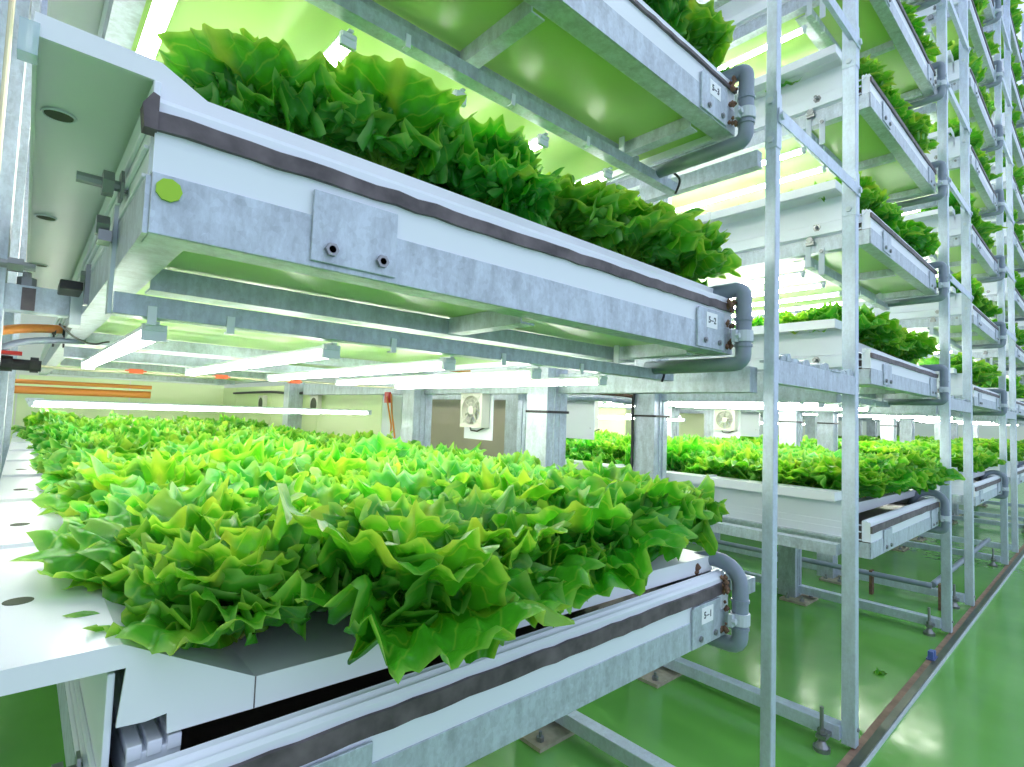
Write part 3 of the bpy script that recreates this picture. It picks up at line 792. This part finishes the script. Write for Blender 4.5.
for j, (y) in enumerate((2.75, 3.75)):
    r = thing('exhaust_fan', ['small square fan on the lime partition, nearer one', 'small square fan on the lime partition, farther one'][j], 'fan', (-.622, y, .95), 'small square fans on the partition')
    MB().box(-.65, -.622, y-.06, y+.06, .95, 1.07).build('housing', 'fan', r, bevel=.003)
    MB().tube([(-.652, y, 1.01), (-.648, y, 1.01)], .045, 16).build('fan_opening', 'dark', r)

# ---------------------------------------------------------------- cables, hoses
def cable(name, pts, rad, m, label, cat, group=None, sub=8):
    P = [Vector(p) for p in pts]; out = []
    for i in range(len(P)-1):
        p0 = P[max(i-1, 0)]; p1 = P[i]; p2 = P[i+1]; p3 = P[min(i+2, len(P)-1)]
        for s in range(sub):
            t = s/sub
            out.append(.5*((2*p1)+(-p0+p2)*t+(2*p0-5*p1+4*p2-p3)*t*t+(-p0+3*p1-3*p2+p3)*t**3))
    out.append(P[-1])
    o = MB().tube(out, rad, 10).build(name, m, smooth=True)
    if label: tag(o, label, cat, group)
    return o
def ties(parent, pts, r, m='black'):
    for p in pts:
        mb = MB(); mb.tube([(p[0]-.004, p[1], p[2]), (p[0]+.004, p[1], p[2])], r, 12); mb.box(p[0]-.002, p[0]+.002, p[1]-.003, p[1]+.003, p[2]-r-.03, p[2]-r)
        mb.build('cable_tie', m, parent)
h = cable('water_hose', [(-2.25, 1.0, 1.10), (-2.08, 1.12, 1.13), (-1.98, 1.20, 1.163), (-1.85, 1.23, 1.172), (-1.5, 1.24, 1.171), (-1.0, 1.24, 1.17), (-.6, 1.26, 1.172)], .011, 'orange', 'orange hose running under the second tier of the nearest rack', 'hose')
ties(h, [(-1.91, 1.222, 1.168), (-1.93, 1.222, 1.168), (-1.80, 1.235, 1.172)], .0125)
for p_, c_ in (((-1.99, 1.19, 1.145), 'pvc'), ):
    cable('drain_hose', [(-2.2, .95, 1.04), (-2.06, 1.1, 1.085), (-1.98, 1.18, 1.13), (-1.86, 1.215, 1.146), (-1.70, 1.22, 1.146)], .008, 'pvc', 'grey green hose curving just below the orange hose', 'hose')
h = cable('power_cable', [(-1.99, 1.23, 1.078), (-1.86, 1.22, 1.072), (-1.75, 1.225, 1.076), (-1.64, 1.22, 1.074), (-1.53, 1.225, 1.078), (-1.42, 1.22, 1.076), (-1.3, 1.225, 1.08), (-1.1, 1.22, 1.078), (-.9, 1.22, 1.08)], .003, 'cream', 'cream power cable linking the tube ends, with orange connectors', 'cable')
for x in (-1.755, -1.545, -1.33): MB().box(x-.016, x+.016, 1.217, 1.235, 1.072, 1.084).box(x-.024, x+.024, 1.222, 1.230, 1.075, 1.081).build('connector', 'redor', h)
cable('control_wire', [(-1.93, .92, 1.152), (-1.90, 1.0, 1.135), (-1.86, 1.08, 1.13), (-1.80, 1.19, 1.15), (-1.6, 1.2, 1.155)], .0022, 'black', 'thin black wire sagging from the left support arm', 'wire')
o = cable('pipe_bundle', [(-2.2, 3.4, 1.035), (-1.9, 3.4, 1.035), (-1.7, 3.42, 1.035), (-1.40, 3.4, 1.035)], .022, 'orange', 'orange pipes far behind the nearest bed, above its lettuce', 'pipe')
for dz in (.045,): MB().tube([(-2.2, 3.38, 1.035+dz), (-1.40, 3.38, 1.035+dz)], .012, 10).build('upper_pipe', 'orange', o)
cable('cable_bundle', [(-.63, 1.9, 1.10), (-.64, 2.3, 1.085), (-.63, 2.7, 1.10), (-.64, 3.1, 1.08), (-.63, 3.6, 1.095), (-.64, 4.5, 1.09)], .009, 'black', 'dark cable bundle sagging along the lime partition', 'cable')
cable('cable_loop', [(-.60, .80, 1.11), (-.45, .86, 1.09), (-.30, .84, 1.095), (-.10, .80, 1.09), (-.08, .70, 1.06)], .008, 'rust', 'brown cable strung between the thick posts under the second tier', 'cable')
cable('grey_cable_bundle', [(-.58, .88, 1.085), (-.4, .9, 1.07), (-.2, .88, 1.075), (-.05, .8, 1.06)], .010, 'galv', 'grey cable bundle strung between the thick posts under the second tier', 'cable')
cable('post_cable', [(-.103, .78, 1.12), (-.104, .788, 1.05), (-.103, .787, .9), (-.104, .789, .7), (-.104, .788, .4), (-.104, .79, .05)], .006, 'black', 'dark cable running down the left edge of the middle grey post', 'cable')
# switch gear next to the third column
r = thing('junction_box', 'small grey control box with red relay and orange wires behind the lettuce', 'control box', (-.70, 1.75, .85), None)
MB().box(-.70, -.64, 1.62, 1.80, .84, 1.06).build('enclosure', 'clamp', r, bevel=.003)
MB().box(-.712, -.70, 1.72, 1.76, 1.03, 1.08).build('relay', 'red', r)
mb = MB(); mb.tube([(-.71, 1.74, 1.06), (-.72, 1.70, 1.0), (-.715, 1.68, .93), (-.71, 1.69, .86)], .004, 6); mb.tube([(-.71, 1.70, 1.07), (-.725, 1.66, .98), (-.71, 1.65, .87)], .004, 6); mb.build('wiring', 'orange', r)

# left support arm with its nuts and slot
r = thing('support_arm', 'galvanized support arm with a slot, left end of the nearest second-tier trough', 'bracket', (-2.0, .7, 1.14))
MB().box(-2.10, -1.925, .70, .74, 1.145, 1.190).build('arm', 'galv', r, bevel=.002)
MB().box(-1.990, -1.972, .6985, .70, 1.147, 1.186).build('slot', 'gasket', r)
b = MB(); hexnut(b, (-1.985, .715, 1.197), .013, .016, 'z'); b.tube([(-1.985, .715, 1.19), (-1.985, .715, 1.215)], .006, 8); b.build('bolt', 'bolt', r); b = MB(); hexnut(b, (-2.0, .66, 1.215), .012, .02, 'x'); b.tube([(-2.06, .66, 1.215), (-1.975, .66, 1.215)], .007, 10); b.build('bolt', 'bolt', r)
MB().box(-1.925, -1.909, .69, .75, 1.13, 1.20).build('end_plate', 'clamp', r)
r = thing('bulb_clamp', 'small black bracket clamp on the left side wall above the support arm', 'bracket', (-1.93, .62, 1.19))
MB().box(-1.945, -1.915, .58, .66, 1.175, 1.19).build('body', 'black', r, bevel=.002)
b = MB(); hexnut(b, (-1.915, .56, 1.195), .010, .012, 'x'); b.box(-1.915, -1.909, .55, .575, 1.15, 1.215); b.build('bolt', 'bolt', r)
# valve fittings at far left
r = thing('valve', 'black and red hose valve at the far left below the support arm', 'valve', (-2.05, 1.15, 1.06))
mb = MB(); mb.tube([(-2.12, 1.15, 1.075), (-1.95, 1.15, 1.072)], .013, 12); mb.tube([(-2.02, 1.15, 1.074), (-2.0, 1.15, 1.074)], .018, 12); mb.tube([(-1.97, 1.15, 1.074), (-1.955, 1.15, 1.074)], .018, 12); mb.build('body', 'black', r)
MB().box(-2.06, -1.985, 1.13, 1.17, 1.094, 1.102).build('handle', 'red', r)
o = MB().tube([(-2.03, .62, 1.22), (-2.03, .62, 3.0)], .004, 8).build('drop_wire', 'cream'); tag(o, 'thin pale wire hanging at the far left beside the post', 'wire')
o = MB().box(-1.999, -1.986, .051, .0535, 1.284, 1.312).box(-1.999, -1.986, .0535, .07, 1.284, 1.2865).build('corner_guard', 'clear'); tag(o, 'clear plastic guard on the upper left panel corner', 'guard')

# under-bed pipework of second and third racks
def pipe(pts, r, m, label, group=None): return cable('floor_pipe', pts, r, m, label, 'pipe', group, 6)
o = pipe([(1.84, 2.2, .12), (1.86, .6, .12), (1.87, .16, .12)], .016, 'pvc', 'grey pipe running back along the floor left of the third rack', 'grey floor pipes')
mb = MB()
for y in (.12, .45): mb.box(1.85, 1.89, y-.008, y+.008, .0, .14)
mb.build('pipe_support', 'rust', o)
pipe([(1.90, .16, .12), (2.6, .16, .12), (3.9, .16, .12)], .016, 'pvc', 'grey pipe running along the kerb under the third rack', 'grey floor pipes')
for i, (dz, dx) in enumerate(((0, 0), (.03, .03), (.055, .06))):
    cable('looped_hose', [(2.35+dx, .5, .56), (2.55+dx, .35, .47+dz*.6), (2.8, .3, .46+dz*.7), (3.1, .25, .50+dz), (3.25, .3, .58)], .012, 'tan', 'tan hose looped under the third rack lowest trough, %s' % ['lowest loop', 'middle loop', 'upper loop'][i], 'hose', 'tan looped hoses')
# hanging wire under L3 and black strap on rail
cable('black_strap', [(-.79, .205, ZB[2]-.008), (-.765, .19, ZB[2]-.03), (-.76, .205, ZB[2]-.062)], .003, 'black', 'black strap tied round the light rail below the third tier', 'strap', 'black straps on light rails')
cable('black_strap', [(-.80, .207, ZB[1]-.012), (-.795, .205, ZB[1]-.035), (-.80, .208, ZB[1]-.055)], .003, 'black', 'black strap tied round the light rail below the second tier', 'strap', 'black straps on light rails')
# dropped leaf scrap
vs, fs, uvs = [], [], []
leaf(random.Random(4), vs, fs, uvs, 0, .045, .7, 1.45, .2, 0, 6, 12, .006)
me = to_mesh('leaf_scrap', [(x, y, max(z-.010, .001)) for x, y, z in vs], fs, uvs); o = bpy.data.objects.new('leaf_scrap', me); C.objects.link(o); o.location = (.69, .09, 0.0); o.rotation_euler = (0, 0, 2.2)
tag(o, 'scrap of yellow-green leaf lying on the green floor inside the kerb', 'leaf')
r = thing('kerb_clip', 'small blue clip standing on the brown kerb strip', 'clip', (.98, 0, .014))
MB().box(.965, .985, -.01, .01, .0145, .05).box(1.0, 1.02, -.01, .01, .0145, .045).build('lug', simple('blue_clip', (.08, .14, .40), .5), r, bevel=.002)
MB().box(.96, 1.025, -.015, .015, .0142, .02).build('base', simple('blue_clip_base', (.08, .12, .30), .5), r)

# ---------------------------------------------------------------- light
w = bpy.data.worlds.new('world'); sc.world = w; w.use_nodes = True
w.node_tree.nodes['Background'].inputs[0].default_value = (.63, .75, 1, 1); w.node_tree.nodes['Background'].inputs[1].default_value = 1.15
struct('ceiling', MB().box(-4, 10, -2.4, -1.4, 4.66, 4.72), 'wall')
for i, x in enumerate((-2.2, 1.2, 4.6, 8.0)):
    r = thing('aisle_lamp', 'cool white ceiling lamp over the aisle', 'lamp', (x, -1.9, 4.6), 'aisle ceiling lamps')
    MB().box(x-.7, x+.7, -2.05, -1.75, 4.6, 4.6599).build('housing', 'white', r)
    MB().box(x-.68, x+.68, -2.03, -1.77, 4.592, 4.6).build('diffuser', 'ceil_lamp', r)

# ---------------------------------------------------------------- camera
yaw, pitch, roll, F = radians(48.0766), radians(3.1731), radians(2.0324), 542.5743
fw = Vector((cos(yaw)*cos(pitch), sin(yaw)*cos(pitch), sin(pitch))); rt = Vector((sin(yaw), -cos(yaw), 0)); up = rt.cross(fw)
r2 = rt*cos(roll)+up*sin(roll); u2 = up*cos(roll)-rt*sin(roll)
cd = bpy.data.cameras.new('camera'); cam = bpy.data.objects.new('camera', cd); C.objects.link(cam)
m = Matrix(((r2.x, u2.x, -fw.x, cam_loc.x), (r2.y, u2.y, -fw.y, cam_loc.y), (r2.z, u2.z, -fw.z, cam_loc.z), (0, 0, 0, 1)))
cam.matrix_world = m; cd.sensor_width = 36; cd.lens = F/1024*36; cd.clip_start = .02; sc.camera = cam

sc.view_settings.view_transform = 'Standard'; sc.view_settings.look = 'None'; sc.view_settings.gamma = 1; sc.view_settings.use_curve_mapping = False
sc.view_settings.exposure = 0.30
sc.cycles.use_denoising = True
try: sc.cycles.denoiser = 'OPENIMAGEDENOISE'
except Exception: pass
sc.cycles.max_bounces = 8; sc.cycles.diffuse_bounces = 5; sc.cycles.glossy_bounces = 3; sc.cycles.transparent_max_bounces = 6
sc.cycles.sample_clamp_indirect = 6
